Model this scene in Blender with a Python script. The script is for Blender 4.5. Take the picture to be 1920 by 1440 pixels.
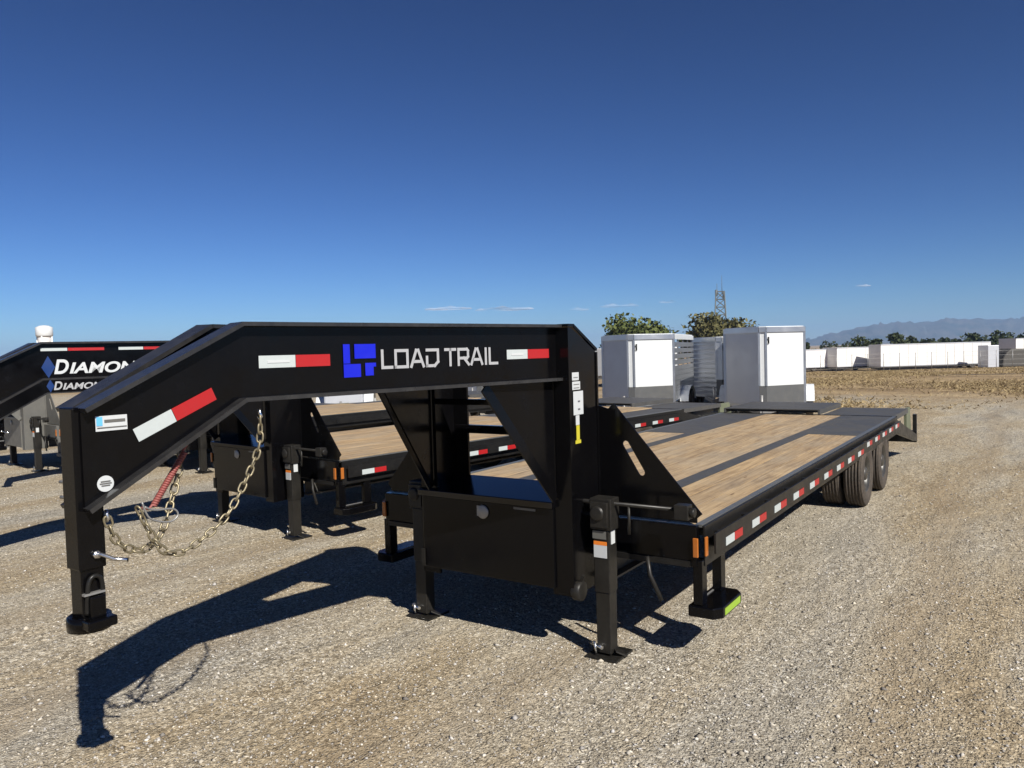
import bpy, bmesh, math, random
import numpy as np
from mathutils import Vector, Matrix
random.seed(11)
R = math.radians
for o in list(bpy.data.objects): bpy.data.objects.remove(o)
scene = bpy.context.scene
COL = scene.collection

# ------------------------------------------------------------------ camera
EYE = 1.95
def cam_axes(yaw, pitch, roll):
    cy, sy, cp, sp = math.cos(yaw), math.sin(yaw), math.cos(pitch), math.sin(pitch)
    F = Vector((-sy*cp, cy*cp, -sp)); R0 = Vector((cy, sy, 0)); U0 = R0.cross(F)
    return R0*math.cos(roll)+U0*math.sin(roll), -R0*math.sin(roll)+U0*math.cos(roll), F
cR, cU, cF = cam_axes(R(34.32), R(2.33), R(-1.6))
cam = bpy.data.cameras.new('camera'); camo = bpy.data.objects.new('camera', cam); COL.objects.link(camo)
cam.sensor_width = 36; cam.lens = 27.0; cam.clip_start = .05; cam.clip_end = 40000
camo.matrix_world = Matrix(((cR.x, cU.x, -cF.x, 0), (cR.y, cU.y, -cF.y, 0), (cR.z, cU.z, -cF.z, EYE), (0, 0, 0, 1)))
scene.camera = camo

# ------------------------------------------------------------------ sky and sun
SUN = Vector((1.04, -.50, .95)).normalized()
elev = math.asin(SUN.z); azim = math.atan2(SUN.x, SUN.y)
world = bpy.data.worlds.new('World'); scene.world = world; world.use_nodes = True
wn = world.node_tree; bg = wn.nodes['Background']
sky = wn.nodes.new('ShaderNodeTexSky'); sky.sky_type = 'NISHITA'; sky.sun_disc = False
sky.sun_elevation = elev; sky.sun_rotation = azim
sky.altitude = 1600; sky.air_density = 1.0; sky.dust_density = 0.0; sky.ozone_density = 6.0
def vscale(src, rgb):
    v = wn.nodes.new('ShaderNodeVectorMath'); v.operation = 'MULTIPLY'; v.inputs[1].default_value = rgb; wn.links.new(src, v.inputs[0]); return v.outputs[0]
gam = wn.nodes.new('ShaderNodeGamma'); gam.inputs[1].default_value = 1.56          # deep, contrasty high-altitude blue
wn.links.new(vscale(sky.outputs[0], (.1025,)*3), gam.inputs[0])
wn.links.new(vscale(gam.outputs[0], (5.6, 6.1, 6.75)), bg.inputs[0]); bg.inputs[1].default_value = .09
sl = bpy.data.lights.new('sun', 'SUN'); sl.energy = 5.0; sl.angle = R(.53); sl.color = (1, .95, .86)
so = bpy.data.objects.new('sun', sl); COL.objects.link(so)
so.rotation_euler = (-SUN).to_track_quat('-Z', 'Y').to_euler(); so.location = (20, -10, 30)
vs = scene.view_settings; vs.view_transform = 'Standard'; vs.look = 'None'; vs.exposure = .55; vs.gamma = 1; vs.use_curve_mapping = False
scene.render.engine = 'CYCLES'

# ------------------------------------------------------------------ materials
def new_mat(name):
    m = bpy.data.materials.new(name); m.use_nodes = True
    return m, m.node_tree, m.node_tree.nodes['Principled BSDF']
def node(nt, kind, **kw):
    n = nt.nodes.new(kind)
    for k, v in kw.items():
        if k.startswith('_'): setattr(n, k[1:], v)
        else: n.inputs[k.replace('__', ' ')].default_value = v
    return n
def ramp(nt, stops, interp='LINEAR'):
    r = nt.nodes.new('ShaderNodeValToRGB'); e = r.color_ramp.elements; r.color_ramp.interpolation = interp
    while len(e) < len(stops): e.new(.5)
    for i, (p, c) in enumerate(stops):
        e[i].position = p; e[i].color = (*c, 1) if len(c) == 3 else c
    return r
def mixc(nt, fac, a, b, blend='MIX'):
    m = nt.nodes.new('ShaderNodeMix'); m.data_type = 'RGBA'; m.blend_type = blend
    for s, v in ((m.inputs[0], fac), (m.inputs[6], a), (m.inputs[7], b)):
        if hasattr(v, 'is_linked') or isinstance(v, bpy.types.NodeSocket): nt.links.new(v, s)
        else: s.default_value = v if isinstance(v, (int, float)) else (*v, 1)
    return m.outputs[2]
def paint(name, col, rough=.35, dust=.0, dcol=(.30, .26, .20), metal=0, coat=0, nscale=6, bump=0, spec=.5):
    m, nt, b = new_mat(name); L = nt.links
    tc = node(nt, 'ShaderNodeTexCoord')
    n = node(nt, 'ShaderNodeTexNoise', Scale=nscale, Detail=6.0, Roughness=.65); L.new(tc.outputs['Object'], n.inputs['Vector'])
    n2 = node(nt, 'ShaderNodeTexNoise', Scale=nscale*7, Detail=3.0); L.new(tc.outputs['Object'], n2.inputs['Vector'])
    mul = node(nt, 'ShaderNodeMath', _operation='MULTIPLY'); L.new(n.outputs[0], mul.inputs[0]); L.new(n2.outputs[0], mul.inputs[1])
    mr = node(nt, 'ShaderNodeMapRange'); L.new(mul.outputs[0], mr.inputs[0])
    mr.inputs[1].default_value = .15; mr.inputs[2].default_value = .45; mr.inputs[3].default_value = dust*.25; mr.inputs[4].default_value = dust
    L.new(mixc(nt, mr.outputs[0], col, dcol), b.inputs['Base Color'])
    rr = node(nt, 'ShaderNodeMapRange'); L.new(n.outputs[0], rr.inputs[0])
    rr.inputs[1].default_value = .3; rr.inputs[2].default_value = .7; rr.inputs[3].default_value = max(.05, rough-.08); rr.inputs[4].default_value = min(1, rough+.12)
    L.new(rr.outputs[0], b.inputs['Roughness']); b.inputs['Metallic'].default_value = metal
    b.inputs['Coat Weight'].default_value = coat; b.inputs['Coat Roughness'].default_value = .08
    b.inputs['Specular IOR Level'].default_value = spec
    if bump:
        bp = node(nt, 'ShaderNodeBump', Strength=bump, Distance=.004); L.new(n2.outputs[0], bp.inputs['Height']); L.new(bp.outputs[0], b.inputs['Normal'])
    return m
M = {}
M['black'] = paint('black_paint', (.0018, .0018, .0024), .17, .005, spec=.22)
M['flange'] = paint('sky_sheen_dusty_flange', (.012, .012, .0135), .26, .10, (.24, .23, .21), spec=.5, nscale=3)  # paler than the black paint: grazing sky sheen put into colour, with dust
M['rail_edge'] = paint('sunlit_dusty_rail_edge', (.075, .08, .082), .4, .25, (.22, .2, .17), nscale=5)  # sunlit tone of the channel top put into the colour, with dust
M['black_gloss'] = paint('glossy_black_lid', (.002, .002, .003), .10, .003)
M['deck_black'] = paint('dusty_black_steel', (.045, .045, .044), .55, .24, (.22, .20, .17), nscale=4)
M['rail_black'] = paint('dusty_rail_paint', (.006, .006, .0065), .35, .05, (.2, .18, .14), spec=.3)
M['grey'] = paint('grey_paint', (.10, .10, .095), .4, .12)
M['jack'] = paint('jack_black', (.007, .0068, .0065), .4, .05, spec=.3)
M['white'] = paint('white_sheet', (.58, .60, .61), .35, .10, (.42, .40, .37), nscale=2)
M['white_far'] = paint('white_box_panel', (.72, .71, .70), .5, .25, (.40, .37, .33), nscale=.5)
M['aluminium'] = paint('brushed_aluminium', (.55, .57, .60), .38, .10, (.3, .28, .25), metal=.9, nscale=3)
M['alu_panel'] = paint('dull_aluminium_panel', (.50, .52, .56), .5, .10, (.3, .28, .25), metal=.35, nscale=3)
M['chrome'] = paint('zinc_plated', (.75, .75, .74), .22, .03, metal=1)
M['chain'] = paint('yellow_zinc_chain', (.30, .26, .17), .45, .35, (.14, .11, .07), metal=.65, nscale=30)
M['tape_white'] = paint('reflective_white', (.46, .50, .50), .35, .35, (.30, .33, .33), nscale=60)
M['tape_red'] = paint('reflective_red', (.38, .010, .012), .35, .35, (.22, .03, .03), nscale=60)
M['decal_white'] = paint('white_decal', (.50, .52, .53), .4, .04, nscale=20)
M['letter_grey'] = paint('silver_lettering', (.34, .345, .36), .4, .03)
M['blue'] = paint('blue_vinyl', (.004, .010, .48), .35, .01)
M['blue_dark'] = paint('dark_blue_vinyl', (.004, .028, .13), .35, .01)
M['blue_sky'] = paint('pale_blue_print', (.12, .42, .70), .4, .02)
M['yellow'] = paint('yellow_label', (.50, .44, .03), .4, .05)
M['orange'] = paint('orange_label', (.75, .20, .02), .4, .03)
M['lime'] = paint('lime_label', (.26, .42, .03), .4, .06)
M['red_cable'] = paint('red_cable_sheath', (.24, .055, .05), .6, .15)
M['amber'] = paint('amber_lens', (.36, .105, .012), .2, .10)
M['print_dark'] = paint('dark_print', (.10, .10, .11), .5, .02)
M['rubber'] = paint('tyre_rubber', (.024, .021, .018), .8, .60, (.13, .10, .075), nscale=5, bump=.4)
M['rim'] = paint('black_wheel', (.02, .02, .02), .4, .15)
M['rust'] = paint('galvanised_steel', (.30, .30, .30), .5, .2, metal=.6)
M['guard'] = paint('dark_stone_guard', (.10, .105, .11), .4, .15, metal=.3)
M['pole'] = paint('weathered_steel_tower', (.09, .105, .11), .6, .1)
M['far_dark'] = paint('dark_undercarriage', (.04, .04, .04), .7, .2)
M['green_ramp'] = paint('dusty_green_ramp', (.10, .12, .07), .6, .3)

def wood_mat():
    m, nt, b = new_mat('deck_pine'); L = nt.links
    tc = node(nt, 'ShaderNodeTexCoord'); oi = node(nt, 'ShaderNodeObjectInfo')
    add = node(nt, 'ShaderNodeVectorMath', _operation='ADD'); L.new(tc.outputs['Object'], add.inputs[0])
    mul = node(nt, 'ShaderNodeVectorMath', _operation='SCALE'); mul.inputs[0].default_value = (13.7, 31.1, 7.7); L.new(oi.outputs['Random'], mul.inputs['Scale']); L.new(mul.outputs[0], add.inputs[1])
    mp = node(nt, 'ShaderNodeMapping'); mp.inputs['Scale'].default_value = (26, .9, 26); L.new(add.outputs[0], mp.inputs[0])
    n = node(nt, 'ShaderNodeTexNoise', Scale=1.6, Detail=8.0, Roughness=.62, Distortion=.6); L.new(mp.outputs[0], n.inputs['Vector'])
    n2 = node(nt, 'ShaderNodeTexNoise', Scale=1.3, Detail=4.0); L.new(add.outputs[0], n2.inputs['Vector'])
    cr = ramp(nt, [(.28, (.15, .105, .062)), (.45, (.32, .23, .135)), (.60, (.42, .315, .19)), (.78, (.52, .415, .275))]); L.new(n.outputs[0], cr.inputs[0])
    tint = ramp(nt, [(0, (.86, .84, .82)), (.35, (1.04, 1.0, .92)), (.7, (.97, .98, 1.0)), (1, (1.12, 1.06, .96))]); L.new(oi.outputs['Random'], tint.inputs[0])
    c = mixc(nt, 1.0, cr.outputs[0], tint.outputs[0], 'MULTIPLY')
    r2 = ramp(nt, [(.45, (0, 0, 0)), (.75, (1, 1, 1))]); L.new(n2.outputs[0], r2.inputs[0])
    sc = node(nt, 'ShaderNodeMath', _operation='MULTIPLY'); sc.inputs[1].default_value = .6; L.new(r2.outputs[0], sc.inputs[0])
    c = mixc(nt, sc.outputs[0], c, (.31, .265, .20))
    n3 = node(nt, 'ShaderNodeTexNoise', Scale=3.2, Detail=9.0, Roughness=.75); mp3 = node(nt, 'ShaderNodeMapping'); mp3.inputs['Scale'].default_value = (2.2, .8, 1); L.new(add.outputs[0], mp3.inputs[0]); L.new(mp3.outputs[0], n3.inputs['Vector'])
    r3 = ramp(nt, [(.30, (.66, .63, .61)), (.48, (.98, .97, .96)), (.7, (1.15, 1.13, 1.08))]); L.new(n3.outputs[0], r3.inputs[0]); c = mixc(nt, 1.0, c, r3.outputs[0], 'MULTIPLY')
    v = node(nt, 'ShaderNodeTexVoronoi', Scale=2.2); mp2 = node(nt, 'ShaderNodeMapping'); mp2.inputs['Scale'].default_value = (3, .55, 3); L.new(add.outputs[0], mp2.inputs[0]); L.new(mp2.outputs[0], v.inputs['Vector'])
    kr = ramp(nt, [(.0, (1, 1, 1)), (.045, (.8, .8, .8)), (.07, (0, 0, 0))]); L.new(v.outputs['Distance'], kr.inputs[0])
    c = mixc(nt, kr.outputs[0], c, (.13, .075, .035))
    L.new(c, b.inputs['Base Color']); b.inputs['Roughness'].default_value = .75
    bp = node(nt, 'ShaderNodeBump', Strength=.25, Distance=.003); L.new(n.outputs[0], bp.inputs['Height']); L.new(bp.outputs[0], b.inputs['Normal'])
    return m
M['wood'] = wood_mat()

def gravel_mat():
    m, nt, b = new_mat('gravel_ground'); L = nt.links
    g = node(nt, 'ShaderNodeNewGeometry'); P = g.outputs['Position']
    wob = node(nt, 'ShaderNodeTexNoise', Scale=30.0, Detail=2.0); L.new(P, wob.inputs['Vector'])
    wa = node(nt, 'ShaderNodeVectorMath', _operation='SCALE'); wa.inputs['Scale'].default_value = .02; L.new(wob.outputs['Color'], wa.inputs[0])
    ad = node(nt, 'ShaderNodeVectorMath', _operation='ADD'); L.new(P, ad.inputs[0]); L.new(wa.outputs[0], ad.inputs[1])
    v1 = node(nt, 'ShaderNodeTexVoronoi', Scale=62.0); L.new(ad.outputs[0], v1.inputs['Vector'])
    v2 = node(nt, 'ShaderNodeTexVoronoi', Scale=150.0); L.new(ad.outputs[0], v2.inputs['Vector'])
    s1 = node(nt, 'ShaderNodeSeparateColor'); L.new(v1.outputs['Color'], s1.inputs[0])
    s2 = node(nt, 'ShaderNodeSeparateColor'); L.new(v2.outputs['Color'], s2.inputs[0])
    stone = ramp(nt, [(0, (.17, .145, .11)), (.25, (.30, .255, .19)), (.6, (.42, .365, .285)), (.88, (.55, .49, .39)), (1, (.72, .67, .58))]); L.new(s1.outputs[0], stone.inputs[0])
    fine = ramp(nt, [(0, (.22, .185, .135)), (.5, (.37, .32, .245)), (1, (.52, .465, .375))]); L.new(s2.outputs[0], fine.inputs[0])
    big = node(nt, 'ShaderNodeTexNoise', Scale=.55, Detail=7.0, Roughness=.62); L.new(P, big.inputs['Vector'])
    cover = ramp(nt, [(.36, (.25, .25, .25)), (.62, (.95, .95, .95))]); L.new(big.outputs[0], cover.inputs[0])
    c = mixc(nt, cover.outputs[0], fine.outputs[0], stone.outputs[0])
    gr = node(nt, 'ShaderNodeTexNoise', Scale=26.0, Detail=10.0, Roughness=.88); L.new(P, gr.inputs['Vector'])
    grr = ramp(nt, [(.37, (.45, .44, .43)), (.5, (1.0, 1.01, 1.02)), (.63, (1.5, 1.52, 1.52))]); L.new(gr.outputs[0], grr.inputs[0])
    c = mixc(nt, 1.0, c, grr.outputs[0], 'MULTIPLY')
    # patches of brown soil and grey stone, stretched along the wheel tracks
    mp = node(nt, 'ShaderNodeMapping'); mp.inputs['Rotation'].default_value = (0, 0, R(20)); mp.inputs['Scale'].default_value = (.34, .10, .3); L.new(P, mp.inputs[0])
    tr = node(nt, 'ShaderNodeTexNoise', Scale=1.6, Detail=6.0, Roughness=.6, Distortion=.5); L.new(mp.outputs[0], tr.inputs['Vector'])
    tint = ramp(nt, [(.32, (.74, .64, .50)), (.43, (.95, .88, .76)), (.52, (1.04, 1.03, 1.0)), (.60, (.95, .97, 1.0)), (.70, (.68, .71, .76))]); L.new(tr.outputs[0], tint.inputs[0])
    c = mixc(nt, 1.0, c, tint.outputs[0], 'MULTIPLY')
    tx = node(nt, 'ShaderNodeSeparateXYZ'); L.new(P, tx.inputs[0])
    tw = node(nt, 'ShaderNodeTexNoise', Scale=.16, Detail=3.0); L.new(P, tw.inputs['Vector'])
    ts = node(nt, 'ShaderNodeMath', _operation='MULTIPLY_ADD'); L.new(tw.outputs[0], ts.inputs[0]); ts.inputs[1].default_value = 2.4; L.new(tx.outputs[0], ts.inputs[2])
    tsin = node(nt, 'ShaderNodeMath', _operation='MULTIPLY'); L.new(ts.outputs[0], tsin.inputs[0]); tsin.inputs[1].default_value = 3.4
    tq = node(nt, 'ShaderNodeMath', _operation='SINE'); L.new(tsin.outputs[0], tq.inputs[0])
    tn = node(nt, 'ShaderNodeTexNoise', Scale=.7, Detail=6.0, Roughness=.7); L.new(P, tn.inputs['Vector'])
    tm = node(nt, 'ShaderNodeMapRange'); L.new(tq.outputs[0], tm.inputs[0]); tm.inputs[1].default_value = .55; tm.inputs[2].default_value = 1.0; tm.inputs[4].default_value = .9
    tp = node(nt, 'ShaderNodeMath', _operation='MULTIPLY'); L.new(tm.outputs[0], tp.inputs[0]); L.new(tn.outputs[0], tp.inputs[1])
    c = mixc(nt, tp.outputs[0], c, (.30, .235, .155))
    # dry field soil beyond the yard
    sx = node(nt, 'ShaderNodeSeparateXYZ'); L.new(P, sx.inputs[0])
    fn = node(nt, 'ShaderNodeTexNoise', Scale=.12, Detail=5.0); L.new(P, fn.inputs['Vector'])
    fy = node(nt, 'ShaderNodeMath', _operation='MULTIPLY_ADD'); L.new(fn.outputs[0], fy.inputs[0]); fy.inputs[1].default_value = 16; L.new(sx.outputs[1], fy.inputs[2])
    fm = node(nt, 'ShaderNodeMapRange'); L.new(fy.outputs[0], fm.inputs[0]); fm.inputs[1].default_value = 34; fm.inputs[2].default_value = 42
    fg = node(nt, 'ShaderNodeTexNoise', Scale=.5, Detail=9.0, Roughness=.7); mpf = node(nt, 'ShaderNodeMapping'); mpf.inputs['Scale'].default_value = (.25, 1, 1); L.new(P, mpf.inputs[0]); L.new(mpf.outputs[0], fg.inputs['Vector'])
    fc = ramp(nt, [(.3, (.17, .12, .07)), (.5, (.31, .225, .13)), (.68, (.42, .32, .19)), (.8, (.30, .26, .14))]); L.new(fg.outputs[0], fc.inputs[0])
    c = mixc(nt, fm.outputs[0], c, fc.outputs[0])
    L.new(c, b.inputs['Base Color']); b.inputs['Roughness'].default_value = .92; b.inputs['Specular IOR Level'].default_value = .15
    hm = node(nt, 'ShaderNodeMath', _operation='SUBTRACT'); hm.inputs[0].default_value = 1; L.new(v1.outputs['Distance'], hm.inputs[1])
    bp = node(nt, 'ShaderNodeBump', Strength=.8, Distance=.014); L.new(hm.outputs[0], bp.inputs['Height'])
    hm2 = node(nt, 'ShaderNodeMath', _operation='SUBTRACT'); hm2.inputs[0].default_value = 1; L.new(v2.outputs['Distance'], hm2.inputs[1])
    bp2 = node(nt, 'ShaderNodeBump', Strength=.6, Distance=.005); L.new(hm2.outputs[0], bp2.inputs['Height']); L.new(bp.outputs[0], bp2.inputs['Normal'])
    rut = node(nt, 'ShaderNodeTexNoise', Scale=2.2, Detail=8.0, Roughness=.66); mpr = node(nt, 'ShaderNodeMapping'); mpr.inputs['Scale'].default_value = (1.0, .45, 1); mpr.inputs['Rotation'].default_value = (0, 0, R(15)); L.new(P, mpr.inputs[0]); L.new(mpr.outputs[0], rut.inputs['Vector'])
    bp3 = node(nt, 'ShaderNodeBump', Strength=1.0, Distance=.11); L.new(rut.outputs[0], bp3.inputs['Height']); L.new(bp2.outputs[0], bp3.inputs['Normal'])
    L.new(bp3.outputs[0], b.inputs['Normal'])
    return m
M['gravel'] = gravel_mat()
def attr_mat(name, rough=.9, trans=0):
    m, nt, b = new_mat(name); a = node(nt, 'ShaderNodeAttribute', _attribute_name='tone')
    nt.links.new(a.outputs['Color'], b.inputs['Base Color']); b.inputs['Roughness'].default_value = rough; b.inputs['Specular IOR Level'].default_value = .2
    return m
M['stones'] = attr_mat('loose_stones'); M['straw'] = attr_mat('dry_grass'); M['leaf'] = attr_mat('tree_leaves', .7)
M['bark'] = paint('tree_bark', (.10, .075, .05), .9, .2)
def hill_mat():
    m, nt, b = new_mat('mountain_rock'); L = nt.links
    g = node(nt, 'ShaderNodeNewGeometry'); n = node(nt, 'ShaderNodeTexNoise', Scale=.006, Detail=8.0); L.new(g.outputs['Position'], n.inputs['Vector'])
    c = ramp(nt, [(.35, (.03, .045, .04)), (.6, (.09, .085, .07))]); L.new(n.outputs[0], c.inputs[0]); L.new(c.outputs[0], b.inputs['Base Color']); b.inputs['Roughness'].default_value = 1
    return m
M['hill'] = hill_mat()
def cloud_mat():
    m, nt, b = new_mat('thin_cloud'); L = nt.links
    b.inputs['Base Color'].default_value = (.85, .85, .87, 1); b.inputs['Roughness'].default_value = 1
    lw = node(nt, 'ShaderNodeTexNoise', Scale=.006, Detail=5.0); g = node(nt, 'ShaderNodeNewGeometry')
    mp = node(nt, 'ShaderNodeMapping'); mp.inputs['Scale'].default_value = (.35, .35, 2.0); L.new(g.outputs['Position'], mp.inputs[0]); L.new(mp.outputs[0], lw.inputs['Vector'])
    mr = node(nt, 'ShaderNodeMapRange'); L.new(lw.outputs[0], mr.inputs[0]); mr.inputs[1].default_value = .35; mr.inputs[2].default_value = .75; mr.inputs[3].default_value = .0; mr.inputs[4].default_value = .55
    L.new(mr.outputs[0], b.inputs['Alpha'])
    return m
M['cloud'] = cloud_mat()

# ------------------------------------------------------------------ mesh helpers
class MB:
    def __init__(s): s.v = []; s.f = []; s.sm = []
    def add(s, vs, fs, smooth=False):
        o = len(s.v); s.v += [tuple(v) for v in vs]; s.f += [tuple(i+o for i in f) for f in fs]; s.sm += [smooth]*len(fs); return s
    def box(s, x0, x1, y0, y1, z0, z1):
        return s.add([(x0,y0,z0),(x1,y0,z0),(x1,y1,z0),(x0,y1,z0),(x0,y0,z1),(x1,y0,z1),(x1,y1,z1),(x0,y1,z1)],
                     [(0,3,2,1),(4,5,6,7),(0,1,5,4),(1,2,6,5),(2,3,7,6),(3,0,4,7)])
    def bar(s, a, b, w, h, up=(0,0,1)):
        a = Vector(a); b = Vector(b); d = (b-a).normalized(); r = d.cross(Vector(up))
        if r.length < 1e-4: r = d.cross(Vector((1,0,0)))
        r.normalize(); u = r.cross(d); r = r*w/2; u = u*h/2
        return s.add([a-r-u, a+r-u, a+r+u, a-r+u, b-r-u, b+r-u, b+r+u, b-r+u], [(0,3,2,1),(4,5,6,7),(0,1,5,4),(1,2,6,5),(2,3,7,6),(3,0,4,7)][::1])
    def prism(s, pts, off):
        n = len(pts); off = Vector(off); p = [Vector(q) for q in pts]
        return s.add(p+[q+off for q in p], [tuple(range(n))[::-1], tuple(range(n, 2*n))]+[(i, (i+1) % n, n+(i+1) % n, n+i) for i in range(n)])
    def tube(s, pts, r, n=8, closed=False, cap=True):
        pts = [Vector(p) for p in pts]; m = len(pts); vs = []; prev = None
        for i, p in enumerate(pts):
            if closed: d = pts[(i+1) % m]-pts[i-1]
            else: d = pts[min(i+1, m-1)]-pts[max(i-1, 0)]
            d.normalize()
            if prev is None:
                a = d.orthogonal().normalized()
            else:
                a = prev-d*prev.dot(d); a = a.normalized() if a.length > 1e-6 else d.orthogonal().normalized()
            prev = a; bb = d.cross(a); rr = r[i] if isinstance(r, (list, tuple)) else r
            vs += [p+a*rr*math.cos(2*math.pi*k/n)+bb*rr*math.sin(2*math.pi*k/n) for k in range(n)]
        fs = [(i*n+k, i*n+(k+1) % n, ((i+1) % m)*n+(k+1) % n, ((i+1) % m)*n+k) for i in range(m if closed else m-1) for k in range(n)]
        s.add(vs, fs, True)
        if cap and not closed:
            o = len(s.v)-len(vs); s.f += [tuple(o+k for k in range(n))[::-1], tuple(o+(m-1)*n+k for k in range(n))]; s.sm += [False, False]
        return s
    def lathe(s, prof, c, axis='x', n=28):
        vs = []
        for (t, r) in prof:
            for k in range(n):
                a = 2*math.pi*k/n; q = (t, r*math.cos(a), r*math.sin(a))
                if axis == 'z': q = (q[1], q[2], q[0])
                elif axis == 'y': q = (q[1], q[0], q[2])
                vs.append((q[0]+c[0], q[1]+c[1], q[2]+c[2]))
        m = len(prof); s.add(vs, [(i*n+k, i*n+(k+1) % n, (i+1)*n+(k+1) % n, (i+1)*n+k) for i in range(m-1) for k in range(n)], True); return s
    def mesh(s, name, mat):
        me = bpy.data.meshes.new(name); me.from_pydata(s.v, [], s.f); me.update()
        me.polygons.foreach_set('use_smooth', s.sm)
        bm = bmesh.new(); bm.from_mesh(me); bmesh.ops.recalc_face_normals(bm, faces=bm.faces); bm.to_mesh(me); bm.free()
        me.materials.append(M[mat] if isinstance(mat, str) else mat); return me
    def build(s, name, mat, parent=None, bevel=0, loc=None):
        o = bpy.data.objects.new(name, s.mesh(name, mat)); COL.objects.link(o); o.parent = parent
        if loc: o.location = loc
        if bevel:
            b = o.modifiers.new('bevel', 'BEVEL'); b.width = bevel; b.segments = 2; b.limit_method = 'ANGLE'; b.angle_limit = R(40)
        return o
def put(name, me, parent=None, loc=(0,0,0), rot=(0,0,0), scale=(1,1,1)):
    o = bpy.data.objects.new(name, me); COL.objects.link(o); o.parent = parent; o.location = loc; o.rotation_euler = rot; o.scale = scale; return o
def tag(o, label=None, cat=None, group=None, kind=None):
    for k, v in (('label', label), ('category', cat), ('group', group), ('kind', kind)):
        if v: o[k] = v
    return o
def empty(name, loc, rz, label, cat, group=None):
    o = bpy.data.objects.new(name, None); COL.objects.link(o); o.location = loc; o.rotation_euler = (0, 0, rz); o.empty_display_size = .2
    return tag(o, label, cat, group)
def smooth_pts(pts, per=6):
    out = []; P = [Vector(p) for p in pts]
    for i in range(len(P)-1):
        a, b, c, d = P[max(i-1,0)], P[i], P[i+1], P[min(i+2,len(P)-1)]
        for k in range(per):
            t = k/per; out.append(.5*((2*b)+(c-a)*t+(2*a-5*b+4*c-d)*t*t+(3*b-a-3*c+d)*t*t*t))
    return out+[P[-1]]

# ------------------------------------------------------------------ ground
def terrain(x, y):
    d = max(0.0, -x*.563+y*.825-42.0)
    z = -1.5*min(1.0, d/52.0)**1.3 if d > 0 else 0.0
    if d > 60: z -= min(4.0, (d-60)*.004)
    return z
def ground():
    xs = np.unique(np.concatenate([np.linspace(-9000, -400, 20), np.linspace(-400, -60, 30), np.linspace(-60, 40, 60), np.linspace(40, 600, 30), np.linspace(600, 9000, 20)]))
    ys = np.unique(np.concatenate([np.linspace(-2000, -40, 10), np.linspace(-40, 20, 20), np.linspace(20, 140, 70), np.linspace(140, 700, 30), np.linspace(700, 9000, 24)]))
    vs = [(x, y, terrain(x, y)) for y in ys for x in xs]; nx = len(xs)
    fs = [(j*nx+i, j*nx+i+1, (j+1)*nx+i+1, (j+1)*nx+i) for j in range(len(ys)-1) for i in range(nx-1)]
    o = MB().add(vs, fs, True).build('ground', 'gravel'); tag(o, kind='structure')
ground()
def colour_attr(me, cols_per_vert):
    a = me.color_attributes.new('tone', 'FLOAT_COLOR', 'POINT')
    a.data.foreach_set('color', np.asarray(cols_per_vert, dtype=np.float32).ravel())
def stones():
    rng = np.random.default_rng(5); n = 105000
    # denser close to the viewer, fading out by 16 m
    d = 1.8+19*rng.random(n)**1.45; ang = R(34.3)+rng.uniform(-R(44), R(44), n)
    px = -np.sin(ang)*d; py = np.cos(ang)*d
    s = rng.lognormal(np.log(.0058), .38, n)
    ico = np.array([(0,0,1),(1,0,0),(0,1,0),(-1,0,0),(0,-1,0),(0,0,-1)], float)
    fc = np.array([(0,1,2),(0,2,3),(0,3,4),(0,4,1),(5,2,1),(5,3,2),(5,4,3),(5,1,4)])
    jit = 1+.35*rng.standard_normal((n, 6, 1)).clip(-1.2, 1.2)
    V = ico[None]*jit; V = V*np.stack([s*rng.uniform(.8, 1.5, n), s*rng.uniform(.7, 1.2, n), s*rng.uniform(.4, .8, n)], 1)[:, None, :]
    a = rng.random(n)*6.283; ca, sa = np.cos(a)[:, None], np.sin(a)[:, None]
    X = V[:, :, 0]*ca-V[:, :, 1]*sa; Y = V[:, :, 0]*sa+V[:, :, 1]*ca
    V = np.stack([X+px[:, None], Y+py[:, None], V[:, :, 2]+(s*.25)[:, None]], 2).reshape(-1, 3)
    Fc = (fc[None]+(np.arange(n)*6)[:, None, None]).reshape(-1, 3)
    me = bpy.data.meshes.new('gravel'); me.vertices.add(len(V)); me.vertices.foreach_set('co', V.ravel().astype(np.float32))
    me.loops.add(Fc.size); me.loops.foreach_set('vertex_index', Fc.ravel().astype(np.int32))
    me.polygons.add(len(Fc)); me.polygons.foreach_set('loop_start', np.arange(0, Fc.size, 3, dtype=np.int32)); me.update(calc_edges=True)
    t = rng.beta(1.5, 2.1, n)[:, None]; base = np.array([.13,.11,.085])*(1-t)+np.array([.66,.60,.50])*t
    base *= 1+.12*rng.standard_normal((n, 1)).clip(-1.5, 1.5); warm = rng.random((n, 1)); base *= np.concatenate([.98+.08*(warm-.5), np.ones((n, 1)), 1.07-.22*(warm-.4)], 1)
    c = np.concatenate([base.clip(.02, .8), np.ones((n, 1))], 1); colour_attr(me, np.repeat(c, 6, 0))
    me.materials.append(M['stones']); o = bpy.data.objects.new('gravel', me); COL.objects.link(o)
    tag(o, 'loose tan and grey gravel stones lying over the yard', 'gravel', kind='stuff')
stones()

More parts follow.
